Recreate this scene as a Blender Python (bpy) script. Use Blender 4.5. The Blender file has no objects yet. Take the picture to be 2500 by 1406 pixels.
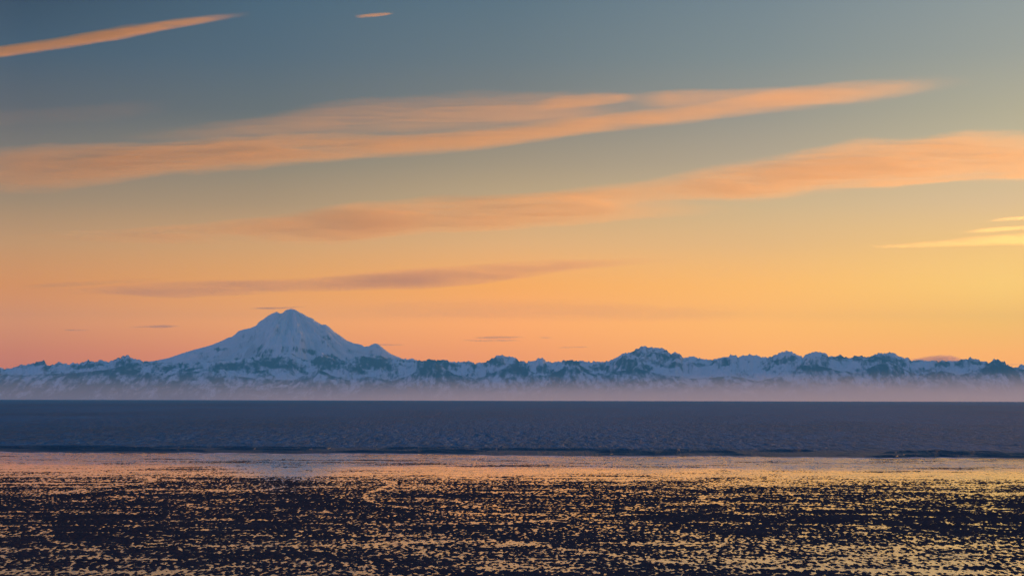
import bpy, math, random
import numpy as np
from mathutils import Matrix, Vector, Euler

random.seed(7)
np.random.seed(7)
scene = bpy.context.scene
COL = scene.collection

# ------------------------------------------------------------------ camera
CAM_H = 25.0                      # eye height on the bluff above the tide flat
FPX = 5638.0                      # focal length in photograph pixels (2500 wide): about 25 degrees across
cam_data = bpy.data.cameras.new('camera')
cam_data.sensor_width = 36.0
cam_data.lens = FPX / 2500.0 * 36.0
cam_data.clip_start = 1.0
cam_data.clip_end = 600000.0
cam = bpy.data.objects.new('camera', cam_data)
COL.objects.link(cam)
PITCH = math.atan(271.0 / FPX)
ROLL = math.radians(-0.09)
cam_rot = (Matrix.Rotation(math.pi / 2 + PITCH, 4, 'X') @ Matrix.Rotation(-ROLL, 4, 'Z'))
cam.matrix_world = Matrix.Translation((0, 0, CAM_H)) @ cam_rot
scene.camera = cam
CR = np.array(cam_rot.to_3x3())

# ------------------------------------------------------------------ light
SUN_AZ = 28.0                     # degrees to the right of the view, low behind the range
SUN_EL = 3.8
HAZE_TOP, HAZE_BACK = 3150.0, 86000.0
SIGMA = 1.2e-5                   # haze extinction per metre
HAZE_COL = (0.10, 0.53, 0.86)
J = np.array((0.05, 0.150, 0.265))  # light the haze itself sends to the eye when it is endless

def lin(c):
    c = np.array(c, float) / 255.0
    return np.where(c <= 0.04045, c / 12.92, ((c + 0.055) / 1.055) ** 2.4)

SKY_V = [-30, 0, 140, 280, 400, 500, 600, 700, 790, 865, 920, 974]
SKY = {  # azimuth in degrees : colours of the clear sky from high to horizon
 -12.0: [(57,78,100),(61,82,103),(74,96,116),(98,105,114),(128,123,118),(158,138,118),(190,150,116),(209,147,106),(210,146,104),(200,131,108),(190,122,110),(184,118,112)],
  -6.1: [(74,100,122),(78,104,124),(88,108,124),(106,115,120),(140,134,122),(170,147,122),(206,162,120),(226,162,108),(232,162,104),(222,145,104),(212,136,106),(206,130,108)],
   0.0: [(92,114,131),(95,117,132),(108,123,132),(128,130,128),(164,150,130),(193,167,132),(225,176,127),(245,172,106),(251,172,102),(238,158,103),(228,148,104),(222,142,106)],
   6.1: [(114,131,144),(118,135,145),(130,142,145),(153,151,142),(180,165,143),(206,180,142),(228,184,132),(250,187,115),(254,186,108),(252,178,106),(244,168,104),(238,160,104)],
  12.0: [(139,151,156),(143,154,156),(155,160,154),(178,172,150),(199,184,152),(220,190,150),(240,197,132),(248,202,124),(244,190,114),(252,181,106),(246,172,104),(240,165,104)],
}
def v_to_el(v):
    return math.degrees(PITCH + math.atan((703.0 - v) / FPX))

world = bpy.data.worlds.new('World')
scene.world = world
world.use_nodes = True
wn, wl = world.node_tree.nodes, world.node_tree.links
wn.clear()
def wnode(t, **kw):
    n = wn.new(t)
    for k, v in kw.items(): setattr(n, k, v)
    return n
def wmath(op, a, b=None, clamp=False):
    n = wn.new('ShaderNodeMath'); n.operation = op; n.use_clamp = clamp
    for i, v in enumerate((a, b)):
        if v is None: continue
        if isinstance(v, (int, float)): n.inputs[i].default_value = v
        else: wl.new(v, n.inputs[i])
    return n.outputs[0]
tc = wnode('ShaderNodeTexCoord')
sep = wnode('ShaderNodeSeparateXYZ'); wl.new(tc.outputs['Generated'], sep.inputs[0])
X, Y, Z = sep.outputs
az = wmath('MULTIPLY', wmath('ARCTAN2', X, Y), 180 / math.pi)
el = wmath('MULTIPLY', wmath('ARCSINE', Z), 180 / math.pi)
pos = wmath('SQRT', wmath('DIVIDE', wmath('MAXIMUM', el, 0.0), 90.0))
RS = 6.0
def clear(c, e):
    """radiance of the sky beyond the haze so that it shows as c through the haze"""
    e = max(e, 0.02)
    d = min(HAZE_TOP / math.sin(math.radians(e)), HAZE_BACK)
    T = math.exp(-SIGMA * d)
    return np.maximum((lin(c) - (1 - T) * J) / T, 0.004)
def ramp(cols_els):
    n = wn.new('ShaderNodeValToRGB'); wl.new(pos, n.inputs[0])
    els = sorted(cols_els, key=lambda t: t[0])
    r = n.color_ramp
    while len(r.elements) < len(els): r.elements.new(0.5)
    for i, (e, c) in enumerate(els):
        r.elements[i].position = math.sqrt(max(e, 0.0) / 90.0)
    for i, (e, c) in enumerate(els):
        r.elements[i].color = (*(np.array(c) / RS), 1)
    return n.outputs[0]
HIGH = {16: (66, 98, 136), 30: (70, 110, 160), 55: (68, 112, 170), 90: (60, 104, 163)}
ramps = []
for a, cols in SKY.items():
    s = [(v_to_el(v), clear(c, v_to_el(v))) for v, c in zip(SKY_V, cols)]
    k = (a + 12) / 24.0
    for e, c in HIGH.items():
        w = {16: 0.62, 30: 0.3, 55: 0.1, 90: 0.0}[e]
        cc = np.array(c) * (1 - w * k * 0.6) + np.array((150, 160, 165)) * w * k * 0.6
        s.append((e, clear(cc, e)))
    ramps.append((a, ramp(s)))
sun_col = [(0.0, (236, 150, 88)), (1.0, (255, 178, 92)), (3, (255, 205, 118)), (6, (236, 205, 150)), (9, (190, 188, 168)), (16, (140, 155, 165)), (30, (96, 124, 156)), (55, (72, 114, 170)), (90, (60, 104, 163))]
anti = [(0.0, (186, 140, 160)), (3, (208, 154, 164)), (8, (200, 158, 184)), (15, (170, 152, 192)), (30, (130, 146, 194)), (60, (84, 122, 180)), (90, (60, 104, 163))]
ramps.append((SUN_AZ, ramp([(e, clear(c, e)) for e, c in sun_col])))
side = [(0.0, (250, 150, 100)), (1.5, (255, 160, 105)), (4, (250, 168, 120)), (8, (205, 158, 140)), (14, (140, 140, 156)), (30, (94, 122, 160)), (60, (72, 114, 170)), (90, (60, 104, 163))]
ramps.append((105.0, ramp([(e, clear(c, e)) for e, c in side])))
ramps.append((160.0, ramp([(e, clear(c, e)) for e, c in anti])))
# left of the frame the sky goes on cooling toward the side away from the sun
azl = wmath('ADD', az, 0.0)
out = ramps[0][1]
for (a0, _), (a1, c1) in zip(ramps[:-1], ramps[1:]):
    f = wmath('DIVIDE', wmath('SUBTRACT', azl, a0), a1 - a0, clamp=True)
    m = wn.new('ShaderNodeMixRGB'); wl.new(f, m.inputs[0]); wl.new(out, m.inputs[1]); wl.new(c1, m.inputs[2])
    out = m.outputs[0]
f = wmath('DIVIDE', wmath('SUBTRACT', wmath('MULTIPLY', az, -1.0), 12.0), 90.0, clamp=True)
m = wn.new('ShaderNodeMixRGB'); wl.new(f, m.inputs[0]); wl.new(out, m.inputs[1]); wl.new(ramps[-1][1], m.inputs[2])
# below the horizon the world is the dim of ground and sea
fd = wmath('MULTIPLY', el, -1.0, clamp=True)
m2 = wn.new('ShaderNodeMixRGB'); wl.new(fd, m2.inputs[0]); wl.new(m.outputs[0], m2.inputs[1]); m2.inputs[2].default_value = (0.03/RS, 0.04/RS, 0.06/RS, 1)
bg = wnode('ShaderNodeBackground'); wl.new(m2.outputs[0], bg.inputs[0]); bg.inputs[1].default_value = RS
wo = wnode('ShaderNodeOutputWorld'); wl.new(bg.outputs[0], wo.inputs[0])

sl = bpy.data.lights.new('sun', 'SUN')
sl.energy = 5.0
sl.color = (1.0, 0.44, 0.14)
sl.angle = math.radians(0.5)
sun = bpy.data.objects.new('sun', sl)
COL.objects.link(sun)
sd = Vector((math.sin(math.radians(SUN_AZ)) * math.cos(math.radians(SUN_EL)), math.cos(math.radians(SUN_AZ)) * math.cos(math.radians(SUN_EL)), math.sin(math.radians(SUN_EL))))
sun.rotation_euler = sd.to_track_quat('Z', 'Y').to_euler()
sun.location = (30000, 30000, 9000)

vs = scene.view_settings
scene.display_settings.display_device = 'sRGB'
vs.view_transform = 'Standard'; vs.look = 'None'; vs.exposure = 0.0; vs.gamma = 1.0
vs.use_curve_mapping = False
cy = scene.cycles
cy.max_bounces = 7; cy.diffuse_bounces = 1; cy.glossy_bounces = 2
cy.transmission_bounces = 0; cy.volume_bounces = 4; cy.transparent_max_bounces = 48
cy.caustics_reflective = False; cy.caustics_refractive = False
cy.sample_clamp_indirect = 4.0

# ------------------------------------------------------------------ helpers
def ray(u, v):
    """direction through a point of the photograph, scaled to y = 1 -> (x/y, z/y)"""
    d = CR @ np.array([(u - 1250.0) / FPX, (703.0 - v) / FPX, -1.0])
    return d[0] / d[1], d[2] / d[1]
def to_px(s, k):
    """(x/y, (z-CAM_H)/y) arrays -> photograph point"""
    d = np.stack([s, np.ones_like(s), k], -1) @ CR      # world -> camera
    return 1250.0 + FPX * d[..., 0] / -d[..., 2], 703.0 - FPX * d[..., 1] / -d[..., 2]

def _hash(ix, iy, seed):
    h = (ix.astype(np.int64) * 374761393 + iy.astype(np.int64) * 668265263 + seed * 1442695041) & 0xFFFFFFFF
    h = ((h ^ (h >> 13)) * 1274126177) & 0xFFFFFFFF
    h = ((h ^ (h >> 16)) * 2246822519) & 0xFFFFFFFF
    return ((h ^ (h >> 15)) & 0xFFFFFF) / float(0xFFFFFF)
def vnoise(x, y, seed=0):
    x0 = np.floor(x); y0 = np.floor(y)
    fx = x - x0; fy = y - y0
    fx = fx * fx * (3 - 2 * fx); fy = fy * fy * (3 - 2 * fy)
    a = _hash(x0, y0, seed); b = _hash(x0 + 1, y0, seed)
    c = _hash(x0, y0 + 1, seed); d = _hash(x0 + 1, y0 + 1, seed)
    return (a * (1 - fx) + b * fx) * (1 - fy) + (c * (1 - fx) + d * fx) * fy
def fbm(x, y, seed=0, oct=4, gain=0.5):
    s = 0; a = 1.0; t = 0
    for o in range(oct):
        ca, sa = math.cos(0.6 * o), math.sin(0.6 * o)
        s = s + a * vnoise((x * ca - y * sa) * 2.03 ** o + 17.3 * o, (x * sa + y * ca) * 2.03 ** o - 9.1 * o, seed + o * 13)
        t += a; a *= gain
    return s / t
def ridged(x, y, seed=0, oct=4, gain=0.5):
    s = 0; a = 1.0; t = 0
    for o in range(oct):
        ca, sa = math.cos(0.7 * o), math.sin(0.7 * o)
        n = 1 - np.abs(2 * vnoise((x * ca - y * sa) * 2.1 ** o + 5.7 * o, (x * sa + y * ca) * 2.1 ** o + 3.3 * o, seed + o * 7) - 1)
        s = s + a * n * n; t += a; a *= gain
    return s / t
def sstep(a, b, x):
    t = np.clip((x - a) / (b - a), 0, 1)
    return t * t * (3 - 2 * t)

def grid_mesh(name, P, mat, attrs=None, smooth=True, closed_with=None):
    """P: rows x cols x 3"""
    R, C = P.shape[:2]
    verts = P.reshape(-1, 3)
    idx = np.arange(R * C).reshape(R, C)
    q = np.stack([idx[:-1, :-1], idx[:-1, 1:], idx[1:, 1:], idx[1:, :-1]], -1).reshape(-1, 4)
    return mesh_np(name, verts, q, mat, attrs, smooth)
def mesh_np(name, verts, quads, mat, attrs=None, smooth=True):
    me = bpy.data.meshes.new(name)
    nv, nf = len(verts), len(quads)
    me.vertices.add(nv); me.vertices.foreach_set('co', np.ascontiguousarray(verts, np.float32).ravel())
    me.loops.add(nf * 4); me.loops.foreach_set('vertex_index', np.ascontiguousarray(quads, np.int32).ravel())
    me.polygons.add(nf)
    me.polygons.foreach_set('loop_start', np.arange(0, nf * 4, 4, dtype=np.int32))
    me.polygons.foreach_set('loop_total', np.full(nf, 4, np.int32))
    me.update(calc_edges=True)
    me.polygons.foreach_set('use_smooth', np.full(nf, smooth))
    if attrs:
        for k, a in attrs.items():
            at = me.attributes.new(k, 'FLOAT', 'POINT')
            at.data.foreach_set('value', np.ascontiguousarray(a, np.float32).ravel())
    me.materials.append(mat)
    o = bpy.data.objects.new(name, me)
    COL.objects.link(o)
    return o
def tag(o, label, cat, kind=None, group=None):
    o['label'] = label; o['category'] = cat
    if kind: o['kind'] = kind
    if group: o['group'] = group
    return o

def new_mat(name):
    m = bpy.data.materials.new(name); m.use_nodes = True
    nt = m.node_tree; nt.nodes.clear()
    return m, nt, nt.nodes.new('ShaderNodeOutputMaterial')
def nz(nt, vec, scale, detail=3, rough=0.5, dim='3D'):
    n = nt.nodes.new('ShaderNodeTexNoise'); n.inputs['Scale'].default_value = scale
    n.inputs['Detail'].default_value = detail; n.inputs['Roughness'].default_value = rough
    nt.links.new(vec, n.inputs['Vector'])
    return n.outputs[0]
def mapped(nt, scale):
    t = nt.nodes.new('ShaderNodeTexCoord'); mp = nt.nodes.new('ShaderNodeMapping')
    mp.inputs['Scale'].default_value = scale
    nt.links.new(t.outputs['Object'], mp.inputs['Vector'])
    return mp.outputs[0]
def mixc(nt, f, a, b):
    m = nt.nodes.new('ShaderNodeMix'); m.data_type = 'RGBA'
    for i, v in ((0, f), (6, a), (7, b)):
        if hasattr(v, 'is_output'): nt.links.new(v, m.inputs[i])
        else: m.inputs[i].default_value = (*v, 1) if isinstance(v, tuple) else v
    return m.outputs[2]
def nmath(nt, op, a, b, clamp=False):
    n = nt.nodes.new('ShaderNodeMath'); n.operation = op; n.use_clamp = clamp
    for i, v in enumerate((a, b)):
        if hasattr(v, 'is_output'): nt.links.new(v, n.inputs[i])
        elif v is not None: n.inputs[i].default_value = v
    return n.outputs[0]

def volume_mat(name, density, color, g=0.0, absorb=(0, 0, 0)):
    m, nt, o = new_mat(name)
    v = nt.nodes.new('ShaderNodeVolumePrincipled')
    v.inputs['Color'].default_value = (*color, 1)
    v.inputs['Absorption Color'].default_value = (*absorb, 1)
    v.inputs['Density'].default_value = density
    v.inputs['Anisotropy'].default_value = g
    nt.links.new(v.outputs[0], o.inputs['Volume'])
    return m

# ------------------------------------------------------------------ materials
def snow_rock(name):
    m, nt, o = new_mat(name)
    at = nt.nodes.new('ShaderNodeAttribute'); at.attribute_name = 'rock'
    vec = mapped(nt, (1, 0.22, 0.45))
    n1 = nz(nt, vec, 1 / 150.0, 5, 0.65)
    n2 = nz(nt, vec, 1 / 700.0, 3, 0.55)
    f = nmath(nt, 'ADD', at.outputs['Fac'], nmath(nt, 'MULTIPLY', nmath(nt, 'SUBTRACT', n1, 0.5), 2.4))
    f = nmath(nt, 'ADD', f, nmath(nt, 'MULTIPLY', nmath(nt, 'SUBTRACT', n2, 0.5), 0.6))
    mr = nt.nodes.new('ShaderNodeMapRange'); mr.interpolation_type = 'SMOOTHSTEP'
    mr.inputs[1].default_value = 0.14; mr.inputs[2].default_value = 0.90
    nt.links.new(f, mr.inputs[0])
    rock = mixc(nt, n1, (0.14, 0.14, 0.15), (0.035, 0.036, 0.038))
    snow = mixc(nt, n2, (0.80, 0.81, 0.83), (0.90, 0.90, 0.91))
    c = mixc(nt, mr.outputs[0], snow, rock)
    b = nt.nodes.new('ShaderNodeBsdfDiffuse'); nt.links.new(c, b.inputs[0])
    bm = nt.nodes.new('ShaderNodeBump'); bm.inputs['Distance'].default_value = 80.0; bm.inputs['Strength'].default_value = 1.0
    nt.links.new(n1, bm.inputs['Height']); nt.links.new(bm.outputs[0], b.inputs['Normal'])
    nt.links.new(b.outputs[0], o.inputs[0])
    return m
M_MOUNT = snow_rock('snow_and_rock')

def water_mat(name, base, r0, r1, rmaps, bumps, attr=None, shoal=None, ior=1.333):
    """rmaps: (size x, size y, weight) of calm and ruffled patches; bumps: (size x, size y, height, strength, detail)"""
    m, nt, o = new_mat(name)
    p = nt.nodes.new('ShaderNodeBsdfPrincipled')
    p.inputs['Base Color'].default_value = (*base, 1)
    p.inputs['IOR'].default_value = ior
    f = None
    for (sx, sy, w) in rmaps:
        n = nmath(nt, 'MULTIPLY', nmath(nt, 'SUBTRACT', nz(nt, mapped(nt, (1 / sx, 1 / sy, 1)), 1.0, 3, 0.6), 0.5), w)
        f = n if f is None else nmath(nt, 'ADD', f, n)
    if attr:
        at = nt.nodes.new('ShaderNodeAttribute'); at.attribute_name = attr
        f = nmath(nt, 'ADD', f, at.outputs['Fac'])
    mr = nt.nodes.new('ShaderNodeMapRange')
    mr.inputs[1].default_value = -0.5 if not attr else 0.0; mr.inputs[2].default_value = 0.5 if not attr else 1.0
    mr.inputs[3].default_value = r0; mr.inputs[4].default_value = r1
    nt.links.new(f, mr.inputs[0]); nt.links.new(mr.outputs[0], p.inputs['Roughness'])
    if shoal:
        mc = nt.nodes.new('ShaderNodeMapRange')      # light and dark of ripples painted into the water colour as streaks
        mc.inputs[1].default_value = -0.45; mc.inputs[2].default_value = 0.45
        nt.links.new(f, mc.inputs[0])
        silt = mixc(nt, mc.outputs[0], tuple(c * 0.40 for c in base), tuple(c * 1.60 for c in base))  # ripple light and shade as base colour, no sediment
        at = nt.nodes.new('ShaderNodeAttribute'); at.attribute_name = 'shoal'
        rr = nt.nodes.new('ShaderNodeMix'); rr.data_type = 'FLOAT'
        nt.links.new(at.outputs['Fac'], rr.inputs[0]); nt.links.new(mr.outputs[0], rr.inputs[2]); rr.inputs[3].default_value = shoal[0]
        nt.links.new(rr.outputs[0], p.inputs['Roughness'])
        nt.links.new(mixc(nt, at.outputs['Fac'], silt, shoal[1]), p.inputs['Base Color'])
    prev = None
    for (sx, sy, dist, strength, det) in bumps:
        n = nz(nt, mapped(nt, (1 / sx, 1 / sy, 1)), 1.0, det, 0.6)
        bm = nt.nodes.new('ShaderNodeBump'); bm.inputs['Distance'].default_value = dist; bm.inputs['Strength'].default_value = strength
        nt.links.new(n, bm.inputs['Height'])
        if prev is not None: nt.links.new(prev, bm.inputs['Normal'])
        prev = bm.outputs[0]
    nt.links.new(prev, p.inputs['Normal'])
    nt.links.new(p.outputs[0], o.inputs[0])
    return m
M_SEA = water_mat('sea_water', (0.004, 0.108, 0.178), 0.45, 0.85, [(2.2, 24, 1.6), (5.5, 60, 1.5), (70, 320, 0.6), (420, 1500, 0.7), (2600, 6000, 0.8)],
                  [(1.8, 24, 2.2, 0.7, 3), (7, 90, 6.0, 0.5, 2), (3, 6, 0.5, 0.6, 3)], shoal=(0.46, (0.004, 0.040, 0.070)), ior=1.17)
M_POOL = water_mat('shallow_water', (0.02, 0.02, 0.024), 0.03, 0.40, [(0.9, 4, 1.0), (3, 16, 0.6), (22, 60, 0.4)],
                   [(2.5, 4.0, 0.022, 0.6, 3)], 'ruffle')

m, nt, o = new_mat('wet_mud')
p = nt.nodes.new('ShaderNodeBsdfPrincipled')
vec = mapped(nt, (1, 1, 1))
n1 = nz(nt, vec, 2.2, 4, 0.6); n2 = nz(nt, vec, 0.06, 3, 0.5)
c = mixc(nt, n2, mixc(nt, n1, (0.012, 0.013, 0.020), (0.040, 0.036, 0.044)), mixc(nt, n1, (0.018, 0.018, 0.024), (0.110, 0.092, 0.092)))
nt.links.new(c, p.inputs['Base Color'])
p.inputs['Roughness'].default_value = 0.7
p.inputs['Specular IOR Level'].default_value = 0.0
bm = nt.nodes.new('ShaderNodeBump'); bm.inputs['Distance'].default_value = 0.08; bm.inputs['Strength'].default_value = 0.7
nt.links.new(n1, bm.inputs['Height']); nt.links.new(bm.outputs[0], p.inputs['Normal'])
nt.links.new(p.outputs[0], o.inputs[0])
M_MUD = m

m, nt, o = new_mat('silt')
b = nt.nodes.new('ShaderNodeBsdfDiffuse')
nt.links.new(mixc(nt, nz(nt, mapped(nt, (1, 1, 1)), 0.002, 4), (0.02, 0.02, 0.02), (0.05, 0.048, 0.045)), b.inputs[0])
nt.links.new(b.outputs[0], o.inputs[0])
M_SILT = m

# ------------------------------------------------------------------ ground, haze
gx = np.linspace(-95000, 95000, 40); gy = np.linspace(-9000, 85000, 24)
GX, GY = np.meshgrid(gx, gy)
g = grid_mesh('ground', np.stack([GX, GY, np.full_like(GX, -6.0)], -1), M_SILT, smooth=False)
tag(g, 'dark silt ground that lies under the water and the mud', 'ground', 'structure')

def box(name, lo, hi, mat):
    v = np.array([(x, y, z) for z in (lo[2], hi[2]) for y in (lo[1], hi[1]) for x in (lo[0], hi[0])], float)
    q = np.array([(0, 2, 3, 1), (4, 5, 7, 6), (0, 1, 5, 4), (2, 6, 7, 3), (0, 4, 6, 2), (1, 3, 7, 5)])
    return mesh_np(name, v, q, mat, smooth=False)
hz = box('haze', (-97000, -10000, -7.0), (97000, HAZE_BACK, HAZE_TOP), volume_mat('haze_air', SIGMA, HAZE_COL))
tag(hz, 'blue air haze in front of the mountains', 'haze', 'stuff')

# ------------------------------------------------------------------ mountains
def prof(pts):
    sk = np.array([ray(u, v) for u, v in pts])
    return sk[:, 0], sk[:, 1]
def dense_s(n, side, s0=-0.238, s1=0.238, far=0.62):
    d = np.linspace(s0, s1, n)
    if side == 0: return d
    e = np.linspace(0, 1, side + 1)[1:] ** 1.3
    return np.concatenate([(s0 - e * (far + s0))[::-1], d, s1 + e * (far - s1)])

RIDGE = [(0,896),(10,901),(22,899),(27,900),(50,890),(80,887),(96,882),(107,880.5),(116,892),(130,890.5),(147,884),(152,887),(162,886),(166,889.5),(190,887),(215,880.5),(237,882),(244,880),(265,884),(275,880),(295,871),(309,868),(325,874),(350,881),(380,884),(430,886),(480,884),(540,880),(590,876),(625,872),(650,868),(672,872),(690,863),(714,862),(726,872),(750,878),(765,880),(775,866),(785,861),(800,868),(812,874),(822,884),(845,880),(860,874),(880,869),(900,866),(915,865),(930,869),(950,878),(970,876),(987,876),(1005,875),(1017,881),(1025,879),(1031,882),(1042,877),(1070,878),(1092,879.5),(1102,884),(1140,881),(1157,885.5),(1182,884.5),(1200,875),(1212,868),(1224,866),(1235,868),(1250,870),(1265,879),(1287,884),(1307,880.5),(1310,877),(1324,872.5),(1330,879),(1342,885),(1375,881),(1400,879),(1406,881),(1420,879),(1447,883),(1475,883),(1495,879),(1512,867.5),(1519,863),(1527,860),(1536,860.5),(1545,858),(1554,851),(1567,845.5),(1580,847.5),(1586,846),(1602,847.5),(1607,850.5),(1620,848),(1627,854),(1637,865.5),(1647,857.5),(1657,864),(1670,873),(1690,869),(1707,874),(1725,877.5),(1747,875.5),(1757,870.5),(1765,872.5),(1777,870),(1784,866),(1802,871),(1825,866),(1845,867),(1875,874.5),(1882,870.5),(1892,865),(1912,859.5),(1926,857),(1937,862.5),(1961,870.5),(1977,860.5),(1992,857.5),(2007,861),(2014,860),(2022,867.5),(2042,870),(2053,866),(2065,871),(2075,873),(2094,868),(2100,869.5),(2105,867.5),(2117,873),(2130,867.5),(2145,861),(2160,862),(2175,860.5),(2187,864),(2205,873),(2220,875.5),(2225,879),(2250,880.5),(2267,879),(2285,883),(2304,879.5),(2312,882),(2332,879),(2360,874),(2385,877),(2395,881),(2404,880.5),(2414,886),(2425,877),(2437,878),(2445,882),(2452,882.5),(2465,894),(2477,897.5),(2490,890),(2500,890)]
VOLC = [(350,881),(365,882),(380,880),(410,874),(440,864),(475,853),(510,844),(537,834),(557,824),(566,822),(575,815),(582,808),(595,804),(610,801),(625,795),(632,786),(642,779.5),(655,770),(665,765),(670,763),(676,760.5),(680,763),(684,765.5),(690,764),(695,759),(700,756),(710,754),(720,755.5),(732,762.5),(742,767),(750,772.5),(765,778),(769,783),(775,786),(786,792.5),(795,792),(805,799),(817,810),(832,820),(840,826),(847,831),(855,834),(865,838),(878,840),(885,842.5),(889,846),(900,845),(908,840.5),(917,838),(924,840.5),(937,851),(952,862.5),(975,872),(987,877),(1000,882),(1020,888)]
HILLS = [(-80,915),(0,912),(60,916),(130,912),(200,908),(260,902),(300,893),(345,905),(400,918),(450,909),(500,905),(540,913),(620,924),(715,928),(750,914),(778,900),(805,914),(850,928),(900,919),(960,930),(1000,915),(1035,898),(1062,884),(1085,899),(1110,914),(1160,925),(1200,912),(1235,897),(1255,891),(1285,904),(1330,918),(1375,900),(1405,884),(1430,900),(1470,912),(1520,904),(1560,900),(1620,915),(1700,925),(1780,917),(1850,930),(1930,912),(2000,894),(2050,905),(2100,908),(2140,890),(2165,884),(2200,898),(2240,915),(2300,905),(2350,915),(2400,898),(2430,884),(2470,898),(2520,906),(2600,900)]

# dark bare patches seen on the far slopes: (u, v, half width, half height, strength)
ROCKS = [(672,890,52,20,1.0),(640,902,50,16,.8),(575,893,60,13,.9),(525,902,40,10,.5),(795,880,30,19,1.0),(820,890,30,12,.8),(735,893,22,10,.6),(905,884,55,18,.95),(880,897,40,14,.7),(940,900,30,12,.6),
 (480,857,26,4,.4),(545,850,18,5,.7),(520,868,30,4,.5),(680,818,10,6,.35),(712,838,9,10,.45),(748,830,12,7,.4),(790,828,15,5,.6),(800,838,18,5,.55),(830,822,12,6,.5),(850,856,25,4,.4),(925,850,18,7,.55),(925,862,22,5,.4),(690,848,14,10,.5),(722,855,12,10,.6),(652,850,18,8,.5),(640,862,26,8,.6),(755,858,18,8,.6),
 (30,890,35,6,.5),(90,888,22,8,.5),(130,905,22,14,.6),(220,893,40,7,.7),(310,893,26,20,.7),(340,888,50,5,.5),(390,900,30,12,.6),(430,893,30,8,.5),(465,905,30,10,.6),
 (1062,895,45,22,.9),(1045,884,70,5,.4),(1120,893,20,8,.5),(1165,892,25,5,.4),(1215,885,28,14,.7),(1270,900,30,18,.8),(1320,897,16,9,.6),(1400,895,26,16,.95),(1345,905,20,10,.4),(1465,895,30,9,.6),(1530,880,40,14,.5),(1590,862,45,12,.75),(1600,876,40,10,.7),(1640,868,26,9,.6),(1555,900,40,12,.7),(1530,905,45,10,.6),(1650,890,30,8,.5),(1715,890,32,7,.6),(1765,885,32,9,.7),(1830,880,40,6,.4),(1790,898,26,8,.5),(1800,910,26,10,.4),
 (1900,882,20,10,.6),(1928,880,25,12,.7),(1890,900,30,14,.6),(1985,895,40,14,.8),(2010,884,26,8,.7),(2055,877,35,6,.7),(2100,876,26,7,.6),(2150,885,35,14,.7),(2190,888,28,12,.6),(2140,905,40,12,.6),(2235,905,30,12,.6),(2300,893,18,12,.7),(2290,905,34,10,.5),(2350,890,26,10,.5),(2380,884,26,7,.6),(2450,892,34,14,1.0),(2430,905,30,12,.7),(2490,905,20,8,.4)]

def rock_bias(u, v, noise_u, noise_v):
    b = np.zeros_like(u)
    uu = u + noise_u; vv = v + noise_v
    for (cu, cv, ru, rv, a) in ROCKS:
        d = ((uu - cu) / ru) ** 2 + ((vv - cv) / rv) ** 2
        b = np.maximum(b, a * np.clip(1.25 - d * 0.8, 0, 1))
    return b

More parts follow.
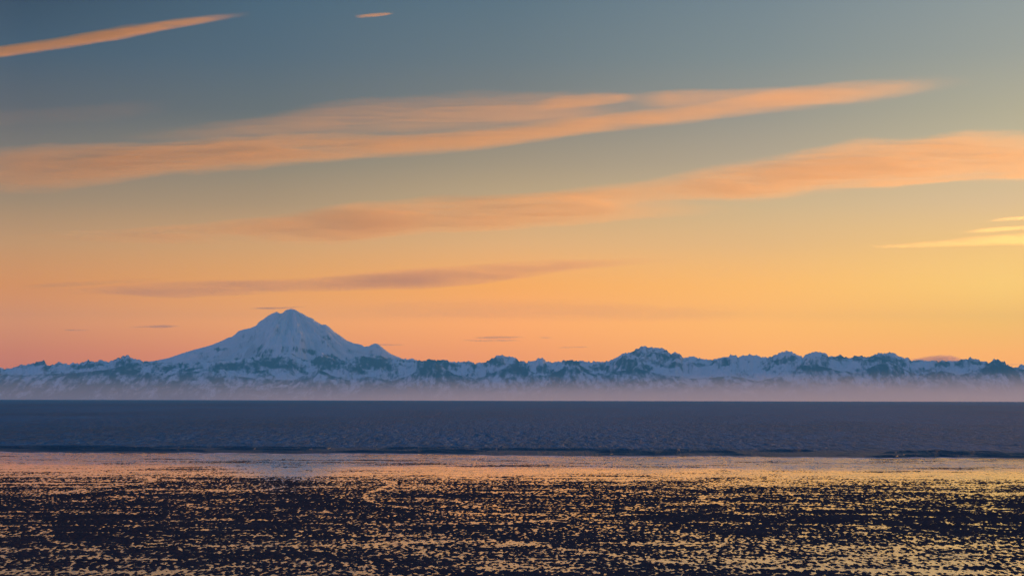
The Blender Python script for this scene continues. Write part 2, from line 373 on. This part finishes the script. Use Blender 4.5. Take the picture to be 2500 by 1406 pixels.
def build_range(name, pts, yf, yc, yb, s, rows_f, rows_b, seed, mode, amp):
    ps, pk = prof(pts)
    K = np.interp(s, ps, pk)
    # beyond the traced skyline the range goes on with hills of its own
    wild = ray(1250, 886)[1] + (fbm(s * 26 + 4, s * 0, seed + 5, 5) - 0.5) * 0.016
    if mode != 'cone':
        w = sstep(ps[-1] - 0.002, ps[-1] + 0.02, s) + (1 - sstep(ps[0] - 0.02, ps[0] + 0.002, s))
        K = K * (1 - w) + wild * w
    # the small teeth of the crest
    if mode == 'range':
        K = K + (ridged(s * 620, s * 0, seed + 2, 3, 0.65) - 0.45) * 0.0010 + (vnoise(s * 1500, s * 0, seed + 4) - 0.5) * 0.0006
    elif mode == 'hills':
        K = K + (fbm(s * 500, s * 0, seed + 2, 3) - 0.5) * 0.0007
    tf = np.linspace(0, 1, rows_f); tb = np.linspace(0, 1, rows_b + 1)[1:]
    T = np.concatenate([tf, 1 + tb])[:, None] * np.ones_like(s)[None, :]
    Sg = np.ones_like(T) * s[None, :]
    crest = yc + (fbm(s * 60, s * 0 + 3, seed, 3) - 0.5)[None, :] * (1400 if mode != 'cone' else 500)
    Yg = np.where(T <= 1, yf + (crest - yf) * T, crest + (yb - crest) * (T - 1))
    Xg = Sg * Yg
    zc = CAM_H + crest * K[None, :]
    if mode == 'cone':
        su, kz = ray(710, 754)
        x0, y0 = su * yc, yc
        dx, dy = Xg - x0, (Yg - y0)
        th = np.arctan2(dx, -dy * 1.2); r = np.hypot(dx, dy) / 7000.0
        rid = ridged(th * 3.2, r * 0.8, seed, 4, 0.55)
        det = ridged(th * 9 + 4, r * 2.5, seed + 40, 4, 0.6)
        shape = T ** 1.0
        relief = (rid - 0.42) * 460 + (det - 0.42) * 240
    else:
        wx = (fbm(Xg / 2600, Yg / 2600, seed + 9, 3) - 0.5) * 1500
        rid = ridged((Xg + wx) / 1900, Yg / 3400, seed, 5, 0.55)
        det = ridged((Xg - wx) / 520, Yg / 1300, seed + 31, 4, 0.6)
        shape = T ** 1.15
        relief = (rid - 0.40) * amp + (det - 0.42) * amp * 0.35
    env = np.clip(4 * T * (1 - T), 0, 1) ** 0.8 * np.clip(zc / 900.0, 0.3, 1.6)
    Zf = zc * shape + relief * env
    Zb = zc * (1 - (T - 1)) ** 1.2 + relief * 0.5 * np.clip((T - 1) * 4, 0, 1) * np.clip((2 - T) * 4, 0, 1)
    Zg = np.where(T <= 1, Zf, Zb)
    Zg = np.minimum(Zg, CAM_H + Yg * K[None, :] + np.where(T == 1, 0, -4))
    Zg = np.maximum(Zg, -4.0)
    U, V = to_px(Sg, (Zg - CAM_H) / Yg)
    # bare rock, scree and forest
    slope = np.abs(np.gradient(Zg, axis=1)) / np.maximum(np.abs(np.gradient(Xg, axis=1)), 1)
    nu = (fbm(Xg / 700, Yg / 1500, seed + 71, 4) - 0.5) * 46
    nv = (fbm(Xg / 700 + 40, Yg / 1500, seed + 72, 4) - 0.5) * 26
    b = rock_bias(U, V, nu, nv)
    shear = (fbm(Xg / 3800, Yg / 3800, seed + 60, 2) - 0.5) * 5
    rib = ridged(Xg / 330 + Zg / 420 * shear, Zg / 700 + Yg / 2600, seed + 61, 4, 0.6)       # ribs that stand out of the snow
    gul = ridged(Xg / 900 - Zg / 500 * shear, Yg / 1900, seed + 62, 3, 0.6)
    if mode == 'range':
        rock = 0.0 + 0.85 * b + 0.9 * (rib - 0.40) + 0.5 * (gul - 0.42) + 0.22 * sstep(0.5, 1.1, slope)
        rock = rock + 0.20 * sstep(650, 250, Zg) + 0.16 * sstep(0.90, 1.0, T) * (T <= 1)
    elif mode == 'cone':
        rock = -0.20 + 0.95 * b + 0.5 * (rib - 0.42) + 0.30 * sstep(0.6, 1.2, slope) + 0.25 * sstep(1500, 700, Zg)
    else:
        rock = 0.52 + 0.35 * b + 0.6 * (rib - 0.4) + 0.6 * (gul - 0.42) + 0.2 * sstep(500, 200, Zg)
    return grid_mesh(name, np.stack([Xg, Yg, Zg], -1), M_MOUNT, {'rock': rock})

mr_ = build_range('mountain_range', RIDGE, 61500, 68000, 72500, dense_s(1450, 90), 100, 16, 11, 'range', 430)
tag(mr_, 'long jagged snowy mountain range across the whole far shore of the sea', 'mountain range', 'structure')
vo = build_range('volcano', VOLC, 66000, 73000, 80000, dense_s(520, 0, ray(352, 880)[0], ray(1018, 880)[0]), 150, 24, 23, 'cone', 300)
tag(vo, 'tall snow covered volcano with a rounded summit above the range, left of the middle', 'volcano', 'structure')
hi_ = build_range('foothills', HILLS, 60800, 63600, 66500, dense_s(1150, 60), 44, 10, 37, 'hills', 260)
tag(hi_, 'low dark foothills half sunk in the mist along the far shore', 'hills', 'structure')

# ------------------------------------------------------------------ mist bank over the far water
def mist():
    xs = np.linspace(-40000, 40000, 260)
    zs = np.linspace(0, 1, 22)
    top = 640 * (0.66 + 0.70 * fbm(xs / 7000, xs * 0, 3, 3) + 0.05 * fbm(xs / 1800, xs * 0, 4, 3))
    yb = 48000.0
    L0 = 13500.0
    Zs = -1.2 + zs[:, None] * top[None, :]
    f = (1 - zs[:, None]) ** 2.5
    wob = 1 + 0.10 * (fbm(xs[None, :] / 5000 + zs[:, None] * 2, zs[:, None] * 5 + xs[None, :] * 0, 8, 3) - 0.5)
    Lf = L0 * f * wob * np.interp(xs, [-11000, -6000, 0, 7000, 14000], [0.34, 0.5, 1.0, 1.3, 1.4])[None, :] + 4
    Xs = np.ones_like(Zs) * xs[None, :]
    F = np.stack([Xs, yb - Lf, Zs], -1); B = np.stack([Xs, np.full_like(Zs, yb), Zs], -1)
    R, C = Zs.shape
    V = np.concatenate([F.reshape(-1, 3), B.reshape(-1, 3)])
    a = np.arange(R * C).reshape(R, C); b = a + R * C
    Q = []
    Q.append(np.stack([a[:-1, :-1], a[:-1, 1:], a[1:, 1:], a[1:, :-1]], -1).reshape(-1, 4))
    Q.append(np.stack([b[:-1, :-1], b[1:, :-1], b[1:, 1:], b[:-1, 1:]], -1).reshape(-1, 4))
    Q.append(np.stack([a[0, :-1], b[0, :-1], b[0, 1:], a[0, 1:]], -1))
    Q.append(np.stack([a[-1, :-1], a[-1, 1:], b[-1, 1:], b[-1, :-1]], -1))
    Q.append(np.stack([a[:-1, 0], a[1:, 0], b[1:, 0], b[:-1, 0]], -1))
    Q.append(np.stack([a[:-1, -1], b[:-1, -1], b[1:, -1], a[1:, -1]], -1))
    return mesh_np('mist_bank', V, np.concatenate(Q), volume_mat('mist', 2.3e-4, (0.90, 0.95, 1.0), 0.30))
tag(mist(), 'pale lilac mist bank lying on the far water below the mountains', 'mist', 'stuff')

# ------------------------------------------------------------------ sea
SEA_Z = -2.7
def shore_y(s):
    s0, k0 = ray(0, 1103.5); s1, k1 = ray(2500, 1119.5)
    k = k0 + (s - s0) / (s1 - s0) * (k1 - k0)
    k = np.clip(k, -0.05, -0.018) + (fbm(s * 22, s * 0, 5, 3) - 0.5) * 0.0008 + (fbm(s * 150, s * 0, 6, 3) - 0.5) * 0.0004
    return (CAM_H - SEA_Z) / -k
def flat_z(q):
    """the beach falls gently toward the waterline"""
    return SEA_Z * (0.35 * sstep(0.66, 1.0, q) + 0.65 * np.clip((q - 0.74) / 0.26, 0, 1.0) ** 1.3)
def sea():
    s = dense_s(1000, 40, far=1.08)
    n = 270
    ys = shore_y(s)
    w = np.linspace(0, 1, n)[:, None]
    inv = (1 / ys)[None, :] * (1 - w) + (1 / 84500.0) * w
    Yg = 1 / inv; Xg = s[None, :] * Yg
    d = Yg - ys[None, :]
    chop = (fbm(Xg / 4.0, Yg / 20, 101, 3) - 0.5) * 1.3 + (ridged(Xg / 17, Yg / 30, 102, 3) - 0.4) * 0.35
    # long low breakers that stand up as they reach the shallows
    ph = d / 44.0 + 0.90 + (fbm(Xg / 120, Yg / 400, 103, 2) - 0.5) * 1.3
    fr = ph - np.floor(ph)
    crest = sstep(0.0, 0.13, fr) * (1 - sstep(0.13, 0.40, fr))
    lens = sstep(0.40, 0.60, fbm(Xg / 30, np.floor(ph) * 7.7, 106, 2))
    brk = crest * lens * 1.25 * sstep(1, 12, d) * (1 - sstep(120, 210, d))
    Z = chop * sstep(0, 45, d) * (0.2 + 0.8 * sstep(60, 300, d)) * (1 - 0.55 * sstep(300, 2500, d))
    gust = 0.6 + 0.8 * fbm(Xg / 260, Yg / 900, 104, 3)
    Z = Z * gust + brk
    return grid_mesh('sea', np.stack([Xg, Yg, Z + SEA_Z], -1), M_SEA, {'shoal': 1 - sstep(90, 210, d)})
tag(sea(), 'dark blue choppy sea reaching from the mud to the far shore', 'sea', 'structure')

# ------------------------------------------------------------------ tide flat: mud that stands out of a thin sheet of water
def flat_rows(n):
    k = np.linspace(CAM_H / 292.0, CAM_H / 1200.0, n)
    return np.concatenate([np.array([20, 60, 110, 160, 200, 235, 262, 280]), CAM_H / k])
def mud():
    s = dense_s(1080, 30, -0.29, 0.29, far=1.08)
    y = flat_rows(720)
    Sg, Yg = np.meshgrid(s, y); Xg = Sg * Yg
    ys = shore_y(Sg)
    U, V = to_px(Sg, -CAM_H / Yg)
    q = Yg / ys                                    # 1 at the waterline
    big = fbm(Xg / 60, Yg / 55, 201, 3) - 0.5
    mid = fbm(Xg / 14 + big, Yg / 12, 202, 3) - 0.5
    runs = ridged(Xg / 36 + big * 2, Yg / 9 + Xg / 120, 203, 3) - 0.42
    lump = fbm(Xg / 0.42, Yg / 1.7, 204, 2, 0.6) - 0.5
    chan = np.abs(fbm(Xg / 75 + 3, Yg / 150 + Xg / 300, 231, 2) - 0.5)
    chan2 = np.abs(fbm(Xg / 30 + 9, Yg / 60 - Xg / 200, 232, 2) - 0.52)
    lump2 = ridged(Xg / 0.8, Yg / 3.0, 205, 2) - 0.4
    wet = sstep(0.585, 0.70, q + (big * 0.14 + mid * 0.08 + (fbm(Xg / 30, Yg / 18, 221, 3) - 0.5) * 0.10))      # near the sea the mud sinks under the film
    bottom = sstep(0.41, 0.33, q)
    z = 0.070 + 0.085 * big + 0.14 * mid - 0.10 * sstep(0.08, 0.45, runs) + 0.46 * lump + 0.10 * lump2
    z = z - 0.035 * bottom - 0.03 * sstep(0.43, 0.58, q) - 0.01 - 0.075 * (1 - sstep(0.003, 0.016, chan)) - 0.06 * (1 - sstep(0.003, 0.014, chan2)) * sstep(0.45, 0.55, fbm(Xg / 90, Yg / 120, 233, 2))
    far = -0.05 + 0.12 * big + 0.18 * mid + 0.08 * (fbm(Xg / 40, Yg / 14, 209, 3) - 0.5) * 1.6 + 0.22 * lump
    z = z * (1 - wet) + far * wet
    z = z - 1.6 * sstep(0.985, 1.03, q) - 0.06 * sstep(0.90, 0.985, q)
    z = np.where(Yg < 285, -0.2 + 0.2 * lump, z) + flat_z(np.minimum(q, 1.0))
    return grid_mesh('tidal_flat', np.stack([Xg, Yg, z], -1), M_MUD)
tag(mud(), 'dark lumpy mud flat left bare by the tide', 'mud flat', 'structure')
def film():
    s = dense_s(240, 20, far=1.08)
    ys = shore_y(s)
    qq = np.concatenate([np.linspace(0.02, 0.62, 30), np.linspace(0.62, 1.0, 160)[1:]])[:, None]
    Yg = qq * ys[None, :]
    Xg = s[None, :] * Yg
    q = Yg / ys[None, :]
    ruf = 0.10 + 0.06 * sstep(0.62, 0.82, q) + 0.10 * sstep(0.45, 0.3, q)
    return grid_mesh('shallow_water', np.stack([Xg, Yg, flat_z(np.minimum(q, 1.0))], -1), M_POOL, {'ruffle': ruf}, smooth=False)
tag(film(), 'thin still sheet of water shining between the mud lumps', 'shallow water', 'structure')

# ------------------------------------------------------------------ thin lines of foam left by the wash
m, nt, o = new_mat('foam')
p = nt.nodes.new('ShaderNodeBsdfPrincipled'); p.inputs['Roughness'].default_value = 0.6
nt.links.new(mixc(nt, nz(nt, mapped(nt, (1, 1, 1)), 0.8, 3), (0.45, 0.46, 0.48), (0.75, 0.76, 0.78)), p.inputs['Base Color'])
nt.links.new(p.outputs[0], o.inputs[0])
M_FOAM = m
def foam():
    V = []; Q = []
    rng = np.random.RandomState(5)
    for row, (off, wd, gap) in enumerate([(-3.0, 5.0, 0.40), (7.0, 3.5, 0.50), (-30.0, 4.0, 0.62), (1.0, 4.0, 0.46)]):
        s = np.linspace(-0.30, 0.30, 900)
        ys = shore_y(s)
        n = fbm(s * 160 + row * 9, s * 0 + row, 700 + row, 4)
        w = wd * np.clip((n - gap) / 0.15, 0, 1)
        y = ys + off + (fbm(s * 60, s * 0 + row, 720 + row, 3) - 0.5) * 16
        q = y / ys
        z = np.where(off < 0, flat_z(np.minimum(q, 1.0)) + 0.03, SEA_Z + (0.06 if off < 10 else 0.55))
        for i in range(len(s) - 1):
            if w[i] <= 0 and w[i + 1] <= 0: continue
            b = len(V)
            for k in (i, i + 1):
                for sg in (-1, 1):
                    yy = y[k] + sg * w[k] / 2
                    V.append((s[k] * yy, yy, z[k] + 0.04)); V.append((s[k] * yy, yy, z[k] - 0.02))
            Q += [(b, b + 4, b + 6, b + 2), (b + 1, b + 3, b + 7, b + 5), (b, b + 1, b + 5, b + 4), (b + 2, b + 6, b + 7, b + 3)]
    return mesh_np('sea_foam', np.array(V), np.array(Q), M_FOAM)
tag(foam(), 'thin broken lines of pale foam where the sea meets the wet mud', 'foam', 'stuff')

# ------------------------------------------------------------------ boulder on the flat
def boulder():
    s, k = ray(975, 1179)
    Y0 = CAM_H / -k; X0 = s * Y0
    nu_, nv_ = 18, 11
    P = []
    for j in range(nv_):
        ph = math.pi * (j / (nv_ - 1)) - math.pi / 2
        for i in range(nu_):
            th = 2 * math.pi * i / nu_
            r = 1 + 0.25 * (vnoise(np.array(math.cos(th) * 1.6 + 5 + ph), np.array(math.sin(th) * 1.6 + ph * 1.3), 4) - 0.5)
            P.append((math.cos(th) * math.cos(ph) * 0.85 * r, math.sin(th) * math.cos(ph) * 0.7 * r, math.sin(ph) * 0.55 * r + 0.18 + 0.28 * math.exp(-((math.cos(th) * math.cos(ph) + 0.25) * 2.5) ** 2) * max(math.sin(ph), 0)))
    a = np.arange(nu_ * nv_).reshape(nv_, nu_)
    a2 = np.concatenate([a, a[:, :1]], 1)
    q = np.stack([a2[:-1, :-1], a2[:-1, 1:], a2[1:, 1:], a2[1:, :-1]], -1).reshape(-1, 4)
    o = mesh_np('boulder', np.array(P), q, M_MUD)
    o.location = (X0, Y0, 0.05); o.scale = (0.7, 0.7, 0.7)
    return o
tag(boulder(), 'small black boulder sitting alone on the mud just below the bright wet strip', 'boulder')

# ------------------------------------------------------------------ clouds
def cloud(label, pts, alt, tau, kind, seed, streak=0.5, slong=9.0, sacross=3.0, na=220, nc=40, soft=1.9, lumpy=0.0, group=None):
    """pts: (u, v, half height) along the streak as the photograph shows it; it is laid out on the level alt"""
    p = np.array(pts, float)
    L = np.concatenate([[0], np.cumsum(np.hypot(np.diff(p[:, 0]), np.diff(p[:, 1])))])
    l = np.linspace(0, L[-1], na)
    def sm(col):
        y = np.interp(l, L, col)
        k = max(3, na // 18) | 1
        yy = np.pad(y, k // 2, mode='reflect', reflect_type='odd')
        return np.convolve(yy, np.ones(k) / k, 'valid')
    u, vc, hh = sm(p[:, 0]), sm(p[:, 1]), np.maximum(sm(p[:, 2]), 0.4)
    jj = np.linspace(-1, 1, nc)
    UU = u[None, :] + 0 * jj[:, None]
    a_ = l[None, :] / 100.0 + 0 * jj[:, None]
    wob = (fbm(a_ * 0.55, jj[:, None] * 1.2 + 0 * a_, seed + 3, 3) - 0.5) * 0.5 * hh[None, :] * np.abs(jj[:, None])
    VV = vc[None, :] + jj[:, None] * hh[None, :] + wob
    d = np.stack([(UU - 1250) / FPX, (703 - VV) / FPX, -np.ones_like(UU)], -1) @ CR.T
    s, k = d[..., 0] / d[..., 1], d[..., 2] / d[..., 1]
    Yg = (alt - CAM_H) / k; Xg = s * Yg
    ends = np.clip(np.minimum(l, L[-1] - l) / (0.20 * L[-1]), 0, 1)[None, :] ** 1.3
    off = VV / 26.0 * sacross / 3.0
    n1 = fbm(a_ * 100 / (26.0 * slong), off, seed, 4, 0.55)
    n2 = fbm(a_ * 100 / (70.0 * slong), off * 0.45, seed + 50, 3)
    n3 = fbm(a_ * 100 / (14.0 * slong), VV / 7.0, seed + 80, 2)
    tex = np.clip((1 - streak) + streak * 5.2 * (0.45 * n1 + 0.25 * n2 + 0.3 * n3 - 0.30), 0.03, 2.4)
    Dm = float(np.mean((alt - CAM_H) / k)); sin_e = (alt - CAM_H) / Dm
    thick = 0.36 * hh[None, :] * Dm / FPX
    dens = tau * sin_e / float(np.max(thick))
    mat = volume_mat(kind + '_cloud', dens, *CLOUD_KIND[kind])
    t = thick * np.clip(1 - jj[:, None] ** 2, 0, 1) ** soft * ends * tex + 0.5
    t[0, :] = t[-1, :] = 0.5; t[:, 0] = t[:, -1] = 0.5
    zu = alt + t * 0.5; zl = alt - t * 0.5
    if lumpy > 0:
        zu = zu + lumpy * t * fbm(a_ * 9, jj[:, None] * 3 + 0 * a_, seed + 8, 4)
    R, C = t.shape
    V = np.concatenate([np.stack([Xg, Yg, zu], -1).reshape(-1, 3), np.stack([Xg, Yg, zl], -1).reshape(-1, 3)])
    A = np.arange(R * C).reshape(R, C); B = A + R * C
    Q = [np.stack([A[:-1, :-1], A[:-1, 1:], A[1:, 1:], A[1:, :-1]], -1).reshape(-1, 4),
         np.stack([B[:-1, :-1], B[1:, :-1], B[1:, 1:], B[:-1, 1:]], -1).reshape(-1, 4),
         np.stack([A[0, :-1], B[0, :-1], B[0, 1:], A[0, 1:]], -1), np.stack([A[-1, :-1], A[-1, 1:], B[-1, 1:], B[-1, :-1]], -1),
         np.stack([A[:-1, 0], A[1:, 0], B[1:, 0], B[:-1, 0]], -1), np.stack([A[:-1, -1], B[:-1, -1], B[1:, -1], A[1:, -1]], -1)]
    o = mesh_np('cloud', V, np.concatenate(Q), mat)
    return tag(o, label, 'cloud', group=group)

def edges(rows):   # (u, top v, bottom v) -> (u, centre, half)
    return [(u, (a + b) / 2.0, (b - a) / 2.0) for u, a, b in rows]
CLOUD_KIND = {'ice': ((1, 0.72, 0.20), 0.58), 'thin': ((1, 0.96, 0.5), 0.76), 'evening': ((0.98, 0.66, 0.32), 0.45)}  # warm tints: reddened low sunlight is put into the cloud colour itself

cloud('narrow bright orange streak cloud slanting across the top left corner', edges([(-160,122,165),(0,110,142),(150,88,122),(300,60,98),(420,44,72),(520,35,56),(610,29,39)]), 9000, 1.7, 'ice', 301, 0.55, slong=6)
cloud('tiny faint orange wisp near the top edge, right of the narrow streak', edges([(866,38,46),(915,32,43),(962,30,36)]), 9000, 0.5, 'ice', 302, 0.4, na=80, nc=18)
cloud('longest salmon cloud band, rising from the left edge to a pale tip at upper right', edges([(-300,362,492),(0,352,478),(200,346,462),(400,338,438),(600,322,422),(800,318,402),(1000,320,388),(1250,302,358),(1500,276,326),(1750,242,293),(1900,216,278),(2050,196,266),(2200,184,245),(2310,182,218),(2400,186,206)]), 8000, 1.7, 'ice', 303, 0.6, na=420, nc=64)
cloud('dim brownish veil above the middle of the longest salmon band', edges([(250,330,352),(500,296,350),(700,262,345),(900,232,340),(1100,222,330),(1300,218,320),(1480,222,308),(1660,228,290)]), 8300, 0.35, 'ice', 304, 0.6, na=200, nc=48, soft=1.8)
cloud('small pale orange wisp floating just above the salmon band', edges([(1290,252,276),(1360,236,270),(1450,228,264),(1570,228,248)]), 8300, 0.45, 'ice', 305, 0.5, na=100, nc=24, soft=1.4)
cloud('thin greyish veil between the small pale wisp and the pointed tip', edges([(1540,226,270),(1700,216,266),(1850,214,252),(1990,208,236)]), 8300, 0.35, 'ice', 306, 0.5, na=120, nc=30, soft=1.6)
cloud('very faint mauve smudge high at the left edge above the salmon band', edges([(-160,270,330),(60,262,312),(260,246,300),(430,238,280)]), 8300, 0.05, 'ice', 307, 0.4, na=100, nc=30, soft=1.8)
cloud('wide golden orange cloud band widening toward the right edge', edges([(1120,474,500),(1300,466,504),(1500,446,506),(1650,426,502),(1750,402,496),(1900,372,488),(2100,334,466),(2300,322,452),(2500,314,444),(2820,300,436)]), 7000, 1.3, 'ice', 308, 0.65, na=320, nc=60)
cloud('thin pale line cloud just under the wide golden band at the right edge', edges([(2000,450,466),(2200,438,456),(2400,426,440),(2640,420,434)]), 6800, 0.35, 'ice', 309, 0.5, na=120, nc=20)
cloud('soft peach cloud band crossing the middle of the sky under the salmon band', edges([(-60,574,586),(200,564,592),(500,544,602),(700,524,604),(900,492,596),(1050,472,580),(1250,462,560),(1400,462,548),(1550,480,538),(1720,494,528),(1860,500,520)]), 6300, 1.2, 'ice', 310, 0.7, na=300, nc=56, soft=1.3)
cloud('small faint orange wisp at the far left end of the peach band', edges([(115,566,574),(210,560,584),(330,562,582),(400,572,580)]), 6300, 0.5, 'thin', 311, 0.5, na=90, nc=20)
cloud('slim orange wisp between the small left wisp and the peach band', edges([(330,562,578),(430,556,574),(560,552,564)]), 6300, 0.45, 'thin', 312, 0.5, na=90, nc=20)
cloud('long dusky mauve cloud streak above the volcano', edges([(40,706,716),(180,700,720),(300,692,724),(450,686,728),(600,680,722),(800,672,718),(1000,656,710),(1200,642,692),(1350,632,668),(1480,626,654),(1600,626,644),(1700,630,640)]), 4300, 1.2, 'evening', 313, 0.6, na=300, nc=44, soft=1.3)
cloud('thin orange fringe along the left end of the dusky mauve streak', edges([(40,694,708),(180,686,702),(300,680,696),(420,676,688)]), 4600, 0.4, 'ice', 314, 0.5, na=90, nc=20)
cloud('broad faint orange band low over the middle of the range', edges([(760,738,782),(1000,728,784),(1300,724,786),(1600,736,788),(1900,744,780)]), 3900, 0.2, 'evening', 315, 0.7, na=200, nc=40, soft=1.6)
cloud('bright yellow needle cloud pointing left near the right edge', edges([(2065,600,608),(2200,592,607),(2350,578,604),(2500,568,600),(2700,560,592)]), 5600, 0.5, 'thin', 316, 0.85, na=140, nc=24)
cloud('middle of the three pale yellow streaks cut by the right edge', edges([(2340,564,572),(2420,554,568),(2500,550,562),(2660,544,556)]), 5600, 0.4, 'thin', 317, 0.85, na=90, nc=20)
cloud('short topmost yellow streak of the three at the right edge', edges([(2405,538,543),(2460,530,540),(2560,522,534)]), 5600, 0.38, 'thin', 318, 0.85, na=80, nc=18)
cloud('thin flat mauve cloud lying right over the volcano summit', edges([(606,751,755),(660,749,756),(700,749,754),(752,747,750)]), 3900, 1.1, 'evening', 319, 0.35, na=90, nc=18)
cloud('small mauve lens cloud in the orange sky left of the volcano', edges([(305,799,801),(355,795,800),(395,792,802),(446,794,797)]), 3800, 1.1, 'evening', 320, 0.3, na=90, nc=18)
cloud('tiny thin streak cloud farthest left, low above the range', edges([(155,803,807),(185,804,808),(222,805,807)]), 3800, 0.7, 'evening', 321, 0.3, na=60, nc=14)
cloud('upper of the two flat mauve clouds right of the volcano', edges([(1150,823,827),(1190,820,828),(1230,820,827),(1282,821,825)]), 3700, 1.1, 'evening', 322, 0.35, na=90, nc=18)
cloud('lower of the two flat mauve clouds right of the volcano', edges([(1120,829,832),(1180,829,835),(1230,828,834),(1276,830,833)]), 3700, 1.0, 'evening', 323, 0.45, na=90, nc=18)
cloud('thin dark streak cloud touching the small side peak of the volcano', edges([(905,838,843),(945,839,844),(990,840,843)]), 3700, 0.9, 'evening', 324, 0.3, na=60, nc=14)
cloud('tiny orange dash cloud right of the two flat mauve clouds', edges([(1316,822,825),(1335,822,826),(1352,823,825)]), 3700, 0.6, 'evening', 325, 0.3, na=50, nc=12)
cloud('hair thin streak cloud low above the middle of the range', edges([(1362,847,850),(1400,846,849),(1440,845,848)]), 3600, 0.8, 'evening', 326, 0.3, na=60, nc=12)
cloud('puffy pink grey cloud peeping from behind the range at right', edges([(2205,876,888),(2250,870,892),(2290,864,892),(2320,865,892),(2345,872,890),(2362,878,888)]), 3400, 2.5, 'evening', 327, 0.2, na=120, nc=26, lumpy=0.6)
cloud('tiny orange streak cloud just above the last dip of the range at the right edge', edges([(2450,888,891),(2480,888,891),(2512,889,891)]), 3400, 0.6, 'evening', 328, 0.3, na=40, nc=12)
